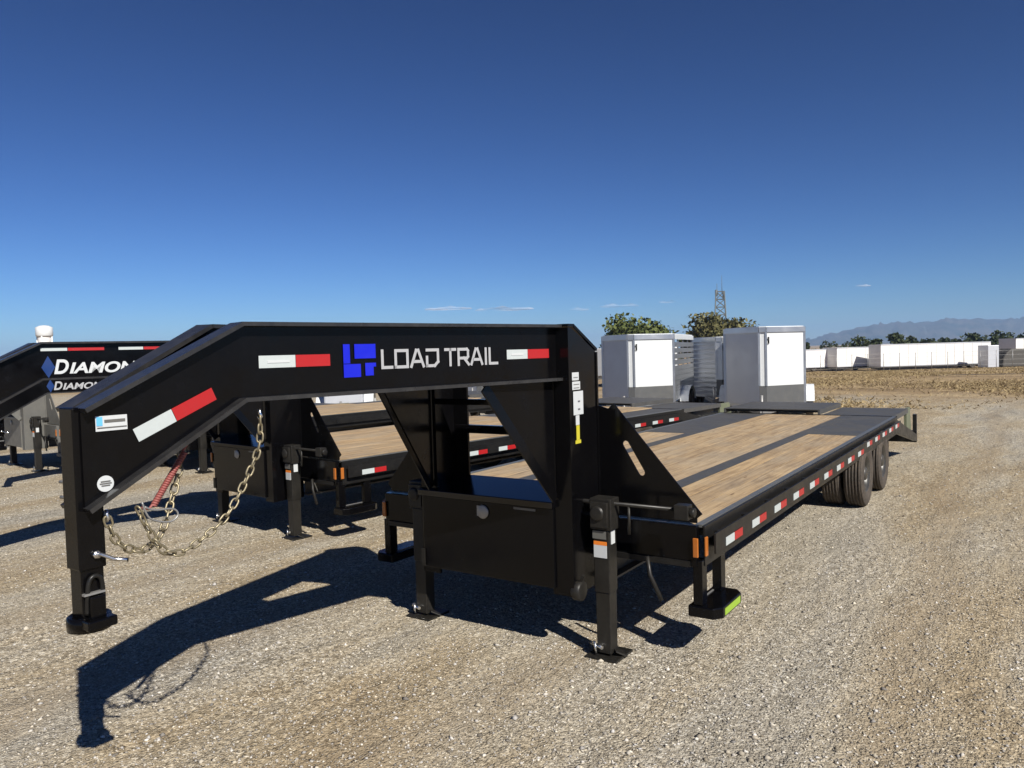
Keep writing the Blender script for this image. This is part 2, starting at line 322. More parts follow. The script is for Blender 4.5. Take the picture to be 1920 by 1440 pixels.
# ------------------------------------------------------------------ gooseneck trailer
def plane_frame(A, B):       # A, B plan points (x, y); returns origin, along, outward normal
    t = Vector((A[0]-B[0], A[1]-B[1], 0)).normalized(); return Vector((B[0], B[1], 0)), t, Vector((t.y, -t.x, 0))
def decal(name, mat, parent, fr, s0, s1, z0, z1, lift=.004, th=.0015, shear=0):
    o, t, n = fr; Z = Vector((0, 0, 1))
    p = [o+t*s0+Z*z0, o+t*s1+Z*z0, o+t*(s1+shear)+Z*z1, o+t*(s0+shear)+Z*z1]
    return MB().prism([q+n*lift for q in p], n*th).build(name, mat, parent)
GL = {  # angular lettering as strokes on a unit cell; (x, y) pairs
 'L': (.62, [[(0,1),(0,0),(.62,0)]]), 'O': (.8, [[(0,0),(.8,0),(.8,1),(0,1),(0,0)]]),
 'A': (.86, [[(0,0),(.36,1),(.50,1),(.86,0)],[(.20,.30),(.66,.30)]]), 'D': (.8, [[(0,1),(.8,1),(.8,.25),(.55,0),(0,0)],[(0,.55),(0,0)]]),
 'T': (.74, [[(0,1),(.74,1)],[(.37,1),(.37,0)]]), 'R': (.74, [[(0,0),(0,1),(.66,1),(.74,.9),(.74,.52),(.66,.42),(.1,.42)],[(.42,.42),(.78,0)]]),
 'I': (.12, [[(.06,0),(.06,1)]])}
def stroke_text(txt, fr, s0, s1, z0, z1, parent, mat, name, w=.155, gap=.26):
    adv = 0; lay = []
    for ch in txt:
        if ch == ' ': adv += .30; continue
        wd, st = GL[ch]; lay.append((adv, st)); adv += wd+gap
    tot = adv-gap; kx = (s1-s0)/tot; kz = z1-z0; o, t, n = fr; Z = Vector((0, 0, 1)); mb = MB(); hw = w*kz/2
    for a, st in lay:
        for pl in st:
            for i in range(len(pl)-1):
                p = Vector((s0+(a+pl[i][0])*kx, z0+hw+pl[i][1]*(kz-2*hw))); q = Vector((s0+(a+pl[i+1][0])*kx, z0+hw+pl[i+1][1]*(kz-2*hw)))
                d = (q-p).normalized(); r = Vector((-d.y, d.x))*hw; e = d*hw; pts = [p-e-r, q+e-r, q+e+r, p-e+r]
                mb.prism([o+t*u.x+Z*u.y+n*(.004+.0002*(i % 3)) for u in pts], n*.0015)
    return mb.build(name, mat, parent)
def font_text(txt, fr, s0, s1, z0, z1, parent, mat, name, shear=.25, caps=None):
    cu = bpy.data.curves.new('text', 'FONT'); cu.body = txt; cu.extrude = 0; cu.offset = .03; cu.shear = shear
    if caps:
        cu.body = txt.upper()
        for i, cf in enumerate(cu.body_format): cf.use_small_caps = False
    to = bpy.data.objects.new('text', cu); COL.objects.link(to)
    me = bpy.data.meshes.new_from_object(to.evaluated_get(bpy.context.evaluated_depsgraph_get())); bpy.data.objects.remove(to)
    xs = [v.co.x for v in me.vertices]; ys = [v.co.y for v in me.vertices]; x0, x1, y0, y1 = min(xs), max(xs), min(ys), max(ys)
    o, t, n = fr
    for v in me.vertices:
        v.co = o+t*(s0+(v.co.x-x0)/(x1-x0)*(s1-s0))+Vector((0,0,1))*(z0+(v.co.y-y0)/(y1-y0)*(z1-z0))+n*.005
    me.materials.append(M[mat]); return put(name, me, parent)

def link_mesh(L=.052, w=.034, r=.0048):
    pts = []; h = (L-w)/2
    for k in range(7): a = math.pi*k/6; pts.append((math.cos(a)*w/2*.8, 0, h+math.sin(a)*w/2*.9))
    for k in range(7): a = math.pi+math.pi*k/6; pts.append((math.cos(a)*w/2*.8, 0, -h+math.sin(a)*w/2*.9))
    return MB().tube(pts, r, 5, closed=True).mesh('link', 'chain')
LINK = link_mesh()
def chain(root, pts, name='safety_chain', pitch=.039):
    path = smooth_pts(pts, 24); p0 = path[0]
    hook = MB().tube([(p0.x, p0.y, p0.z+.03), (p0.x, p0.y, p0.z+.012), (p0.x+.012, p0.y, p0.z-.004), (p0.x, p0.y, p0.z-.014), (p0.x-.012, p0.y, p0.z-.002)], .007, 6).build(name, 'chrome', root)
    acc = 0; k = 0; nxt = pitch*.5
    for i in range(len(path)-1):
        seg = (path[i+1]-path[i]).length
        while acc+seg >= nxt:
            p = path[i].lerp(path[i+1], (nxt-acc)/seg); d = (path[i+1]-path[i]).normalized()
            q = d.to_track_quat('Z', 'X') @ Matrix.Rotation((math.pi/2)*(k % 2)+random.uniform(-.35, .35)+.4, 3, 'Z').to_quaternion()
            o = put('link', LINK, hook, p); o.rotation_mode = 'QUATERNION'; o.rotation_quaternion = q; k += 1; nxt += pitch
        acc += seg

def tyre_mesh(r=.39, w=.215):
    prof = [(-w*.42, r*.56), (-w*.5, r*.66), (-w*.52, r*.80), (-w*.47, r*.93), (-w*.40, r*.985)]
    g = w*.40
    for k in range(9):
        x = -g+2*g*k/8; prof.append((x, r if k % 2 == 0 else r-.0))
    prof2 = []
    for k in range(5):                                   # tread ribs with grooves between them
        a = -g+2*g*k/5; b = -g+2*g*(k+1)/5; prof2 += [(a+.004, r*.972), (a+.007, r), (b-.007, r), (b-.004, r*.972)]
    prof = prof[:5]+prof2+[(w*.40, r*.985), (w*.47, r*.93), (w*.52, r*.80), (w*.5, r*.66), (w*.42, r*.56)]
    return MB().lathe(prof, (0,0,0), 'x', 40).mesh('tyre', 'rubber')
def rim_mesh(r=.39, w=.215, s=1):
    mb = MB(); mb.lathe([(-w*.4, r*.57), (-w*.3, r*.53), (w*.28, r*.53), (w*.42, r*.575), (w*.43, r*.56), (w*.25, r*.50), (w*.05, r*.46), (-w*.05, r*.30), (w*.12, r*.22), (w*.38, r*.20), (w*.42, r*.16), (w*.43, .001)], (0,0,0), 'x', 32)
    for k in range(8):
        a = 2*math.pi*k/8; mb.tube([(-w*.03, r*.33*math.cos(a), r*.33*math.sin(a)), (w*.06, r*.33*math.cos(a), r*.33*math.sin(a))], .011, 6)
    return mb.mesh('wheel', 'rim')
TYRE = tyre_mesh(); RIM = rim_mesh()

def plate_with_slot(pts, hole, y0, th):
    bm = bmesh.new(); es = []
    for loop in (pts, hole):
        vs = [bm.verts.new((x, y0, z)) for x, z in loop]
        es += [bm.edges.new((vs[i], vs[(i+1) % len(vs)])) for i in range(len(vs))]
    bmesh.ops.triangle_fill(bm, edges=es, use_beauty=True)
    g = bmesh.ops.extrude_face_region(bm, geom=list(bm.faces))
    bmesh.ops.translate(bm, verts=[v for v in g['geom'] if isinstance(v, bmesh.types.BMVert)], vec=(0, th, 0))
    bmesh.ops.recalc_face_normals(bm, faces=bm.faces); me = bpy.data.meshes.new('plate'); bm.to_mesh(me); bm.free(); return me
def slot(cx, cz, dx, dz, half, r, n=6):
    a = math.atan2(dz, dx); pts = []
    for s in (1, -1):
        for k in range(n+1):
            b = a-math.pi/2+math.pi*k/n+(0 if s == 1 else math.pi)
            pts.append((cx+s*half*math.cos(a)+r*math.cos(b), cz+s*half*math.sin(a)+r*math.sin(b)))
    return pts

def gooseneck(loc, rz, label, body='black', main=False, brand='LOAD TRAIL', nz=0.0, deck_len=8.03, box_mat=None, stripes=True, dz=0.0, letter='decal_white', tapes=True):
    root = empty('gooseneck_trailer', loc, rz, label, 'trailer', 'gooseneck flatbed trailers parked in a row')
    box_mat = box_mat or body
    DZ = .85+dz; T = 2.10+nz; Bm = 1.785+nz
    # --- neck beams (webs converge towards the coupler)
    A = (.53, -.32); B = (.12, -2.35); C = (.06, -3.01)
    for sx in (1, -1):
        f = lambda p, z: Vector((sx*p[0], p[1], z))
        web = MB()
        n1 = Vector((1, -.2, 0)).normalized()*.012; n1.x *= sx
        web.prism([f(B, Bm), f(A, Bm), f(A, T), f(B, T)], n1*-1)
        web.prism([f(C, T-.33), f(C, T-.69), f(B, Bm), f(B, T)], Vector((-sx*.012, 0, 0)))
        w = web.build('neck_beam', body, root)
        fl = MB()
        for (p, zp), (q, zq) in (((C, T-.33), (B, T)), ((B, T), (A, T))):
            fl.bar(f(p, zp+.009), f(q, zq+.009), .105, .018)
        fl.build('top_flange', 'flange' if body == 'black' else body, w)
        fl = MB()
        for (p, zp), (q, zq) in (((C, T-.69), (B, Bm)), ((B, Bm), (A, Bm))):
            fl.bar(f(p, zp-.009), f(q, zq-.009), .105, .018)
        fl.build('bottom_flange', 'flange' if body == 'black' else body, w)
        # gusset below the beam, leaning into the column
        g = MB().prism([f((.41, -.93), Bm-.018), f((.51, -.34), 1.02+nz*.5), f((.51, -.34), Bm-.018)], Vector((-sx*.014, 0, 0))); go = g.build('neck_gusset', body, root)
        MB().bar(f((.41, -.93), Bm-.03), f((.51, -.345), 1.02+nz*.5), .07, .012, up=(1, 0, 0)).build('gusset_edge', body, go)
        # column: web, front and rear flanges, slanted cap
        cw = MB().prism([f((.612, -.304), .40), f((.612, .041), .40), f((.612, .041), T-.15), f((.612, -.27), T-.004), f((.612, -.304), T-.004)], Vector((-sx*.014, 0, 0))); co = cw.build('column', body, root)
        MB().box(sx*.545-.075, sx*.545+.075, -.325, -.305, .40, T-.002).build('column_flange', body, co)
        MB().box(sx*.545-.075, sx*.545+.075, .042, .060, .40, T-.16).build('column_flange', body, co)
        MB().bar((sx*.545, -.32, T+.012), (sx*.545, -.245, T+.012), .15, .018).bar((sx*.545, -.25, T+.012), (sx*.545, .055, T-.145), .15, .018).build('column_cap', body, co)
        # wing plate from the column out to the deck corner, with a hand slot
        tri = [(sx*.56, DZ+.012), (sx*1.285, DZ+.012), (sx*1.285, DZ+.04), (sx*.70, 1.56+nz*.3), (sx*.56, 1.60+nz*.3)]
        hole = slot(sx*.865, 1.245, -sx*.52, .86, .105, .022)
        me = plate_with_slot(tri, hole, .062, .010); me.materials.append(M[body]); wp = put('wing_plate', me, root)
        MB().bar((sx*.70, .067, 1.575+nz*.3), (sx*1.29, .067, DZ+.045), .075, .012, up=(0, 1, 0)).build('wing_edge', body, wp)
        if sx == 1: web_r, col_r = w, co
    # --- coupler post
    K = -2.985
    post = MB().box(-.051, .051, K-.051, K+.051, T-.93, T-.31).build('coupler_post', body, root, .006)
    pin = MB().box(-.043, .043, K-.043, K+.043, T-1.13, T-.925).build('coupler_inner_tube', body, post, .005)
    MB().tube([(.05, K+.01, T-.875), (.075, K+.02, T-.875), (.11, K+.05, T-.895), (.15, K+.08, T-.90)], .008, 8).lathe([(.05, .001), (.05, .016), (.066, .016), (.066, .001)], (0, K+.01, T-.875), 'x', 6).build('set_bolt', 'chrome', post)
    hp = [(.046, K-.03, T-1.10), (.052, K-.028, T-1.02), (.055, K-.02, T-.97), (.056, K, T-.955), (.055, K+.022, T-.97), (.052, K+.03, T-1.02), (.046, K+.032, T-1.10)]
    MB().tube(smooth_pts(hp, 5), .009, 7).build('latch_loop', 'rail_black', pin)
    MB().box(.0435, .075, K-.028, K+.030, T-1.115, T-1.03).build('latch_block', body, pin, .005)
    MB().box(.0438, .064, K-.045, K+.034, T-1.024, T-1.016).build('latch_lip', 'rust', pin)
    for zz in (T-.60, T-.66): MB().tube([(-.05, K-.02, zz), (-.10, K-.035, zz)], .007, 6).build('set_pin', 'rust', post)
    cb = MB().lathe([(T-1.12, .001), (T-1.12, .062), (T-1.11, .070), (T-1.115, .078), (T-1.135, .080), (T-1.165, .078), (T-1.165, .055), (T-1.14, .045), (T-1.14, .001)], (0, K, 0), 'z', 32).build('coupler_socket', body, post)
    MB().box(.02, .105, K-.056, K+.056, T-1.150, T-1.112).build('socket_plate', body, cb, .006)
    # --- cross bars between the columns
    MB().box(-.535, .535, -.02, .035, 1.37, 1.43).build('cross_bar', body, root, .005)
    MB().box(-.535, .535, -.30, -.25, 1.60+nz, 1.64+nz).build('cross_bar', body, root, .005)
    hx = lambda y: .12+.41*(y+2.35)/2.03-.014
    MB().box(-hx(-1.72), hx(-1.72), -1.72, -1.60, T-.20, T-.08).build('neck_brace', body, root, .004)
    MB().prism([(-hx(-1.02), -1.02, T-.12), (hx(-1.02), -1.02, T-.12), (hx(-.33), -.33, T-.12), (-hx(-.33), -.33, T-.12)], (0, 0, .012)).build('neck_plate', body, root)
    # --- toolbox
    tb = MB().box(-.60, .49, -.345, .02, .44, .955).build('toolbox', box_mat, root, .006)
    MB().prism([(-.615, -.375, .958), (-.615, -.375, 1.00), (-.615, .035, 1.055), (-.615, .035, .958)], (1.115, 0, 0)).build('lid', 'black_gloss' if main else box_mat, tb, .004)
    lt = MB().lathe([(0, .001), (0, .045), (-.008, .048), (-.012, .040), (-.014, .001)], (-.06, -.345, .885), 'y', 20).build('latch', 'rust', tb)
    MB().box(-.105, -.075, -.357, -.346, .855, .925).build('latch_plate', 'rust', lt)
    if main:
        for k in range(6): pass
    MB().box(.19, .36, -.3475, -.346, .925, .940).build('label', 'grey', tb)
    MB().box(-.61, -.585, -.36, -.346, .45, .57).build('corner_trim', 'jack', tb)
    # --- jacks
    for sx in (1, -1):
        x = sx*.76; y = -.16
        j = MB().box(x-.075, x+.075, y-.06, y+.06, .82, 1.02).box(x-.055, x+.055, y-.055, y+.055, .42, .82).build('jack', 'jack', root, .006)
        MB().box(x-.06, x+.06, y-.085, y-.062, .84, 1.0).lathe([(-.012, .001), (-.012, .04), (0, .05)], (x-.01, y-.09, .93), 'y', 16).build('gear_case', 'jack', j, .003)
        il = MB().box(x-.049, x+.049, y-.049, y+.049, .03, .42).build('inner_leg', 'jack', j, .004)
        MB().box(x-.11, x+.11, y-.10, y+.14, .0, .016).bar((x+.045, y, .05), (x+.10, y+.05, .014), .10, .01).build('foot', 'jack', il, .003)
        pm = MB().tube([(x-.10, y-.03, .075), (x+.0, y-.075, .075)], .012, 8).tube([(x-.075, y-.02, .03), (x-.08, y-.045, .09), (x-.06, y-.06, .10), (x-.045, y-.07, .03)], .008, 6)
        pm.build('drop_pin', 'chrome', il)
        if sx == 1:
            MB().box(x-.055, x+.04, y-.0895 if 0 else y-.0635, y-.062, .765, .815).build('label', 'grey', j)
            MB().box(x-.05, x+.04, y-.060, y-.056, .725, .748).build('label', 'orange', j); MB().box(x-.05, x+.04, y-.060, y-.056, .645, .724).build('label', 'decal_white', j)
            MB().box(x+.056, x+.060, y-.03, y+.02, .73, .83).build('label', 'decal_white', j)
    sh = MB().tube([(-.70, -.16, .985), (1.24, -.16, .985)], .013, 8).build('jack_shaft', 'jack', root)
    MB().box(1.24, 1.33, -.20, -.12, .93, 1.02).lathe([(0, .001), (0, .03), (.03, .03), (.03, .001)], (1.33, -.16, .975), 'x', 12).build('crank_gearbox', 'jack', sh, .006)
    MB().tube([(1.02, -.10, .66), (1.04, -.11, .55), (1.12, -.12, .40)], .014, 8).build('crank_handle', 'jack', sh)
    MB().tube([(.93, -.16, .985), (.93, -.16, .80)], .010, 6).build('shaft_bracket', 'jack', sh)
    # --- deck frame
    fr = MB().box(-1.30, 1.30, .005, .055, .60, DZ+.004).build('front_channel', body, root, .004)
    MB().box(-1.26, 1.26, -.012, .004, .60, .635).build('channel_lip', 'rail_black', fr)
    dl = deck_len
    for sx in (1, -1):
        mbm = MB().box(sx*.64-.006, sx*.64+.006, .062, dl, .44, DZ-.012).box(sx*.64-.07, sx*.64+.07, .062, dl, DZ-.012, DZ+.003).box(sx*.64-.07, sx*.64+.07, .062, dl, .425, .44)
        mbm.build('main_beam', 'deck_black', root)
        MBt = MB().box(*sorted((sx*1.274, sx*1.318)), .06, dl, DZ-.011, DZ+.006)
        rail = MB().box(*sorted((sx*1.318, sx*1.335)), .06, dl, DZ-.012, DZ-.001).box(*sorted((sx*1.325, sx*1.335)), .06, dl, .60, DZ-.012).box(*sorted((sx*1.274, sx*1.325)), .06, dl, .60, .612).build('side_rail', 'rail_black', root); MBt.build('rail_edge', 'rail_edge', rail)
        rub = MB().box(*sorted((sx*1.378, sx*1.390)), .10, dl-.05, .675+dz, .80+dz).build('rub_rail', 'rail_black', rail)
        pk = MB().box(*sorted((sx*1.3355, sx*1.3775)), -.03, .03, .69+dz, .79+dz).mesh('stake_pocket', 'rail_black')
        y = .25
        while y < dl-.2: put('stake_pocket', pk, rail, (0, y, 0)); y += .55
        wt = MB().box(*sorted((sx*1.391, sx*1.394)), 0, .165, .685+dz, .738+dz); rt = MB().box(*sorted((sx*1.391, sx*1.394)), .168, .333, .685+dz, .738+dz)
        wm = wt.mesh('reflective_tape', 'tape_white'); rm = rt.mesh('reflective_tape', 'tape_red')
        y = .28
        while tapes and y < dl-.4:
            up = .09 if y > 5.2 and main else 0
            put('reflective_tape', wm, rail, (0, y, up*.5)); put('reflective_tape', rm, rail, (0, y, up*.5)); y += .551
        for nm, xx, yy, dx, dy in (('clearance_light', 1.300, -.008, .017, .008), ('clearance_light', 1.345, .055, .007, .019)):
            cl = MB().box(*sorted((sx*(xx-dx), sx*(xx+dx))), yy-dy, yy+dy, .665+dz, .785+dz).build(nm, 'amber', rail, .005)
        # side step hung below the rail
        if main or sx == 1:
            st = MB().prism([(sx*1.24, .0, .29), (sx*1.40, .0, .29), (sx*1.445, .06, .29), (sx*1.445, .40, .29), (sx*1.40, .46, .29), (sx*1.24, .46, .29)], (0, 0, .07)).build('step', body, root, .008)
            for y0 in (.015, .355): MB().box(*sorted((sx*1.27, sx*1.33)), y0, y0+.085, .362, .64).build('step_strap', body, st, .004)
            MB().box(*sorted((sx*1.27, sx*1.28)), .1, .36, .361, .366).build('grip_strip', 'rust', st)
            if main: MB().box(*sorted((sx*1.4455, sx*1.4475)), .085, .375, .304, .346).build('label', 'lime', st)
    cm = MB().box(-1.27, 1.27, -.03, .03, .70, .80).mesh('cross_member', 'rail_black'); y = .45
    while y < dl: put('cross_member', cm, root, (0, y, 0)); y += .50
    # --- planks
    def planks(x0, x1, y0, y1, n):
        w = (x1-x0)/n; me = MB().box(0, w-.010, 0, y1-y0, -.038, 0).mesh('deck_plank', 'wood')
        for k in range(n): put('deck_plank', me, root, (x0+k*w+.005, y0+random.uniform(0, .012), DZ+random.uniform(-.003, .0015)), (0, random.uniform(-.006, .006), 0))
    pad = dl-2.7
    if stripes: planks(-.57, .57, .065, dl-.02, 6); planks(.71, 1.272, .065, pad, 3); planks(-1.272, -.71, .065, pad-.4, 3)
    else: DZ += .02; planks(-1.272, 1.272, .065, pad, 14); planks(-.71, .71, pad+.012, dl-.02, 8); DZ -= .02
    for sx, p in ((1, pad), (-1, pad-.4)):
        dp = MB().box(*sorted((sx*.712, sx*1.272)), p+.01, dl-.01, DZ-.01, DZ+.002).build('deck_plate', 'deck_black', root)
    MB().box(-1.33, 1.33, dl+.001, dl+.04, .62, DZ+.008).build('rear_header', 'rail_black', root)
    # --- beavertail and ramps
    for sx in (1, -1):
        MB().prism([(sx*1.33, dl+.045, .60), (sx*1.33, dl+2.25, .24), (sx*1.33, dl+2.25, .36), (sx*1.33, dl+.045, .80)], (-sx*.05, 0, 0)).build('tail_beam', 'rail_black', root)
        z = DZ+(.08 if sx == -1 else 0); x0, x1 = ((.27, 1.28) if sx == 1 else (-1.28, .24))
        rp = MB().box(x0, x1, dl+.05, dl+1.62, z-.012, z).box(x0, x0+.03, dl+.05, dl+1.62, z-.075, z-.012).box(x1-.03, x1, dl+.05, dl+1.62, z-.075, z-.012).build('ramp', 'deck_black', root)
        sm = MB().box(x0+.03, x1-.03, -.02, .02, z-.06, z-.012).mesh('ramp_rib', 'deck_black')
        for k in range(5): put('ramp_rib', sm, rp, (0, dl+.25+k*.30, 0))
    MB().box(-1.33, 1.33, dl+2.25, dl+2.33, .22, .42).box(1.27, 1.33, dl+2.25, dl+2.33, .42, .70).build('rear_bumper', 'rail_black', root, .005)
    MB().prism([(1.255, dl+1.63, .50), (1.255, dl+2.2, .42), (1.255, dl+2.05, .84), (1.255, dl+1.63, .84)], (-.04, 0, 0)).build('tail_guard', 'green_ramp', root)
    # --- axles and dual wheels
    for yc in (5.43-.0, 6.63):
        yc = min(yc, dl-2.6+ (0 if yc < 6 else 1.2))
        MB().tube([(-1.16, yc, .39), (1.16, yc, .39)], .055, 10).build('axle', 'rail_black', root)
        for sx in (1, -1):
            MB().bar((sx*.66, yc-.5, .41), (sx*.66, yc+.5, .41), .07, .05).build('leaf_spring', 'rail_black', root)
            for xx in (1.262, 1.01):
                wh = put('wheel', RIM, root, (sx*xx, yc, .39), (random.random()*6, 0, 0 if sx == 1 else math.pi)); put('tyre', TYRE, wh)
    for sx in (1, -1): MB().box(*sorted((sx*.86, sx*1.33)), yc+.62, yc+.628, .22, .60).build('mud_flap', 'rubber', root)
    # --- decals on the near neck beam
    fr1 = plane_frame(A, B); fr2 = plane_frame(B, C); frc = plane_frame((.612, .04), (.612, -.30))
    if main:
        for s0, s1, m in ((.09, .27, 'tape_white'), (.272, .453, 'tape_red'), (1.635, 1.808, 'tape_white'), (1.810, 1.997, 'tape_red')):
            decal('reflective_tape', m, web_r, fr1, s0, s1, 1.912, 1.968)
        # faint maker's print inside the tapes
        for s0, s1, m in ((.13, .24, 'decal_white'), (1.67, 1.77, 'decal_white')): decal('tape_print', m, web_r, fr1, s0, s1, 1.934, 1.946, lift=.0062)
        o, t, n = fr1; lg = MB(); z = lambda q: 1.851+(2.014-1.851)*q; s = lambda q: .527+.188*q
        def rect(a, b, c, d): lg.prism([o+t*s(a)+Vector((0,0,z(c)))+n*.004, o+t*s(b)+Vector((0,0,z(c)))+n*.004, o+t*s(b)+Vector((0,0,z(d)))+n*.004, o+t*s(a)+Vector((0,0,z(d)))+n*.004], n*.0015)
        rect(0, .20, .42, 1); rect(0, .52, 0, .40); rect(.34, 1, .56, 1); rect(.66, 1, .30, .42); rect(.66, .92, .03, .2999)
        lg.build('logo', 'blue', web_r)
        stroke_text('LOAD TRAIL', fr1, .755, 1.555, 1.885, 1.985, web_r, 'letter_grey', 'lettering')
        def sl(s0, s1, m):
            o, t, n = fr2; k = .43; Z = Vector((0,0,1)); dn = Vector((t.x*k, t.y*k, -1)).normalized()*.056
            a = o+t*s0+Z*(1.690+(s0-.188)*.436)+n*.004; b = o+t*s1+Z*(1.690+(s1-.188)*.436)+n*.004
            MB().prism([a, b, b+dn, a+dn], n*.0015).build('reflective_tape', m, web_r)
        sl(.188, .345, 'tape_white'); sl(.347, .525, 'tape_red')
        d1 = decal('dealer_sticker', 'decal_white', web_r, fr2, .050, .168, 1.694, 1.752)
        decal('sticker_print', 'blue_sky', web_r, fr2, .053, .075, 1.715, 1.749, lift=.0062)
        decal('sticker_print', 'grey', web_r, fr2, .082, .160, 1.726, 1.737, lift=.0062); decal('sticker_print', 'grey', web_r, fr2, .055, .165, 1.705, 1.709, lift=.0062)
        o, t, n = fr2; cpt = o+t*.076+Vector((0,0,1.492))
        pts = [cpt+t*.031*math.cos(a*math.pi/12)+Vector((0,0,.031*math.sin(a*math.pi/12)))+n*.004 for a in range(24)]
        MB().prism(pts, n*.0015).build('round_sticker', 'decal_white', web_r)
        for zz, hw in ((1.501, .018), (1.493, .022), (1.485, .016)): decal('sticker_print', 'grey', web_r, fr2, .076-hw, .076+hw, zz-.0022, zz+.0022, lift=.0062)
        for s0, s1, z0, z1, m in ((.02, .105, 1.765, 1.815, 'decal_white'), (.02, .12, 1.705, 1.757, 'decal_white'), (.03, .155, 1.545, 1.695, 'decal_white'), (.055, .10, 1.48, 1.542, 'decal_white'), (.06, .10, 1.385, 1.478, 'yellow'), (.045, .115, 1.362, 1.384, 'yellow')):
            decal('warning_label', m, col_r, frc, s0, s1, z0, z1)
        for q in range(2):
            decal('label_print', 'print_dark', col_r, frc, .085, .11, 1.575+q*.05, 1.585+q*.05, lift=.0062)
        for q in range(4): decal('label_print', 'grey', col_r, frc, .035, .105 if q < 2 else .09, 1.715+q*.022, 1.719+q*.022, lift=.0062)
        MB().lathe([(-.035, .001), (-.035, .05), (-.02, .062), (.03, .062), (.035, .05), (.035, .001)], (.62, -.27, .43), 'x', 20).bar((.62, -.27, .45), (.66, -.27, .53), .02, .02).build('wiring_junction', 'jack', root)
        # chains, breakaway cable, plug wire
        chain(root, [(.145, -2.27, 1.70), (.14, -2.28, 1.56), (.125, -2.35, 1.41), (.115, -2.45, 1.27), (.105, -2.58, 1.19), (.10, -2.67, 1.165), (.10, -2.74, 1.20), (.10, -2.79, 1.29), (.10, -2.83, 1.385)])
        chain(root, [(.06, -2.93, 1.36), (.055, -2.90, 1.27), (.05, -2.84, 1.215), (.045, -2.77, 1.20), (.04, -2.70, 1.25), (.02, -2.64, 1.36), (.0, -2.58, 1.50), (-.02, -2.55, 1.60)])
        cp = [(.02+.012*math.cos(a*1.5), -2.60-.05*a/10*1.0, 1.60-.20*a/60+.012*math.sin(a*1.5)) for a in range(0, 1)]
        coil = []; n = 150; p0, p1 = Vector((.05, -2.585, 1.57)), Vector((.06, -2.74, 1.37)); ax = (p1-p0).normalized(); e1 = ax.orthogonal().normalized(); e2 = ax.cross(e1)
        for k in range(n): a = k*2*math.pi/6; coil.append(p0.lerp(p1, k/(n-1))+(e1*math.cos(a)+e2*math.sin(a))*.009)
        MB().tube([(.04, -2.56, 1.64), (.045, -2.57, 1.60)]+coil+[(.06, -2.76, 1.36), (.06, -2.79, 1.37)], .0062, 5).build('breakaway_cable', 'red_cable', root)
        wl = [(.10, -2.81, 1.40), (.10, -2.78, 1.33), (.10, -2.70, 1.30), (.10, -2.66, 1.32), (.10, -2.68, 1.35), (.10, -2.76, 1.36), (.10, -2.80, 1.38)]
        MB().tube(smooth_pts(wl, 6), .0042, 6).build('plug_wire', 'rust', root)
    else:
        for s0, s1, m in ((.0, .215, 'tape_white'), (.22, .525, 'tape_red'), (.65, .87, 'tape_white'), (.875, 1.17, 'tape_red')): decal('reflective_tape', m, web_r, fr1, s0, s1, T-.065, T-.035)
        if brand:
            o, t, n = fr1; q = lambda s, z: o+t*s+Vector((0,0,T+z))+n*.005
            MB().prism([q(.0, -.215), q(.055, -.315), q(.11, -.215), q(.055, -.11)], n*.0015).build('logo', 'blue_dark', web_r)
            font_text('D', fr1, .10, .222, T-.28, T-.145, web_r, letter, 'lettering')
            font_text(brand[1:], fr1, .225, .92, T-.28, T-.175, web_r, letter, 'lettering')
    return root

t1 = gooseneck((-3.02, 4.47, 0), 0, 'black gooseneck flatbed trailer with blue logo and LOAD TRAIL lettering', main=True)
t2 = gooseneck((-7.40, 5.746, 0), R(-6.6), 'black gooseneck flatbed with white DIAMOND lettering beside the blue-logo trailer', brand='DIAMOND', nz=.05, deck_len=7.5, stripes=False)
t3 = gooseneck((-12.77, 8.23, 0), R(-7), 'black gooseneck flatbed with low neck between DIAMOND trailer and grey trailer', brand='DIAMOND', nz=-.26, deck_len=7.0, stripes=False, letter='letter_grey', tapes=False)
t4 = gooseneck((-16.0, 7.0, 0), R(-8), 'gooseneck flatbed with grey painted neck and grey toolbox at row end', body='grey', brand=None, nz=-.1, deck_len=4.4, stripes=False)

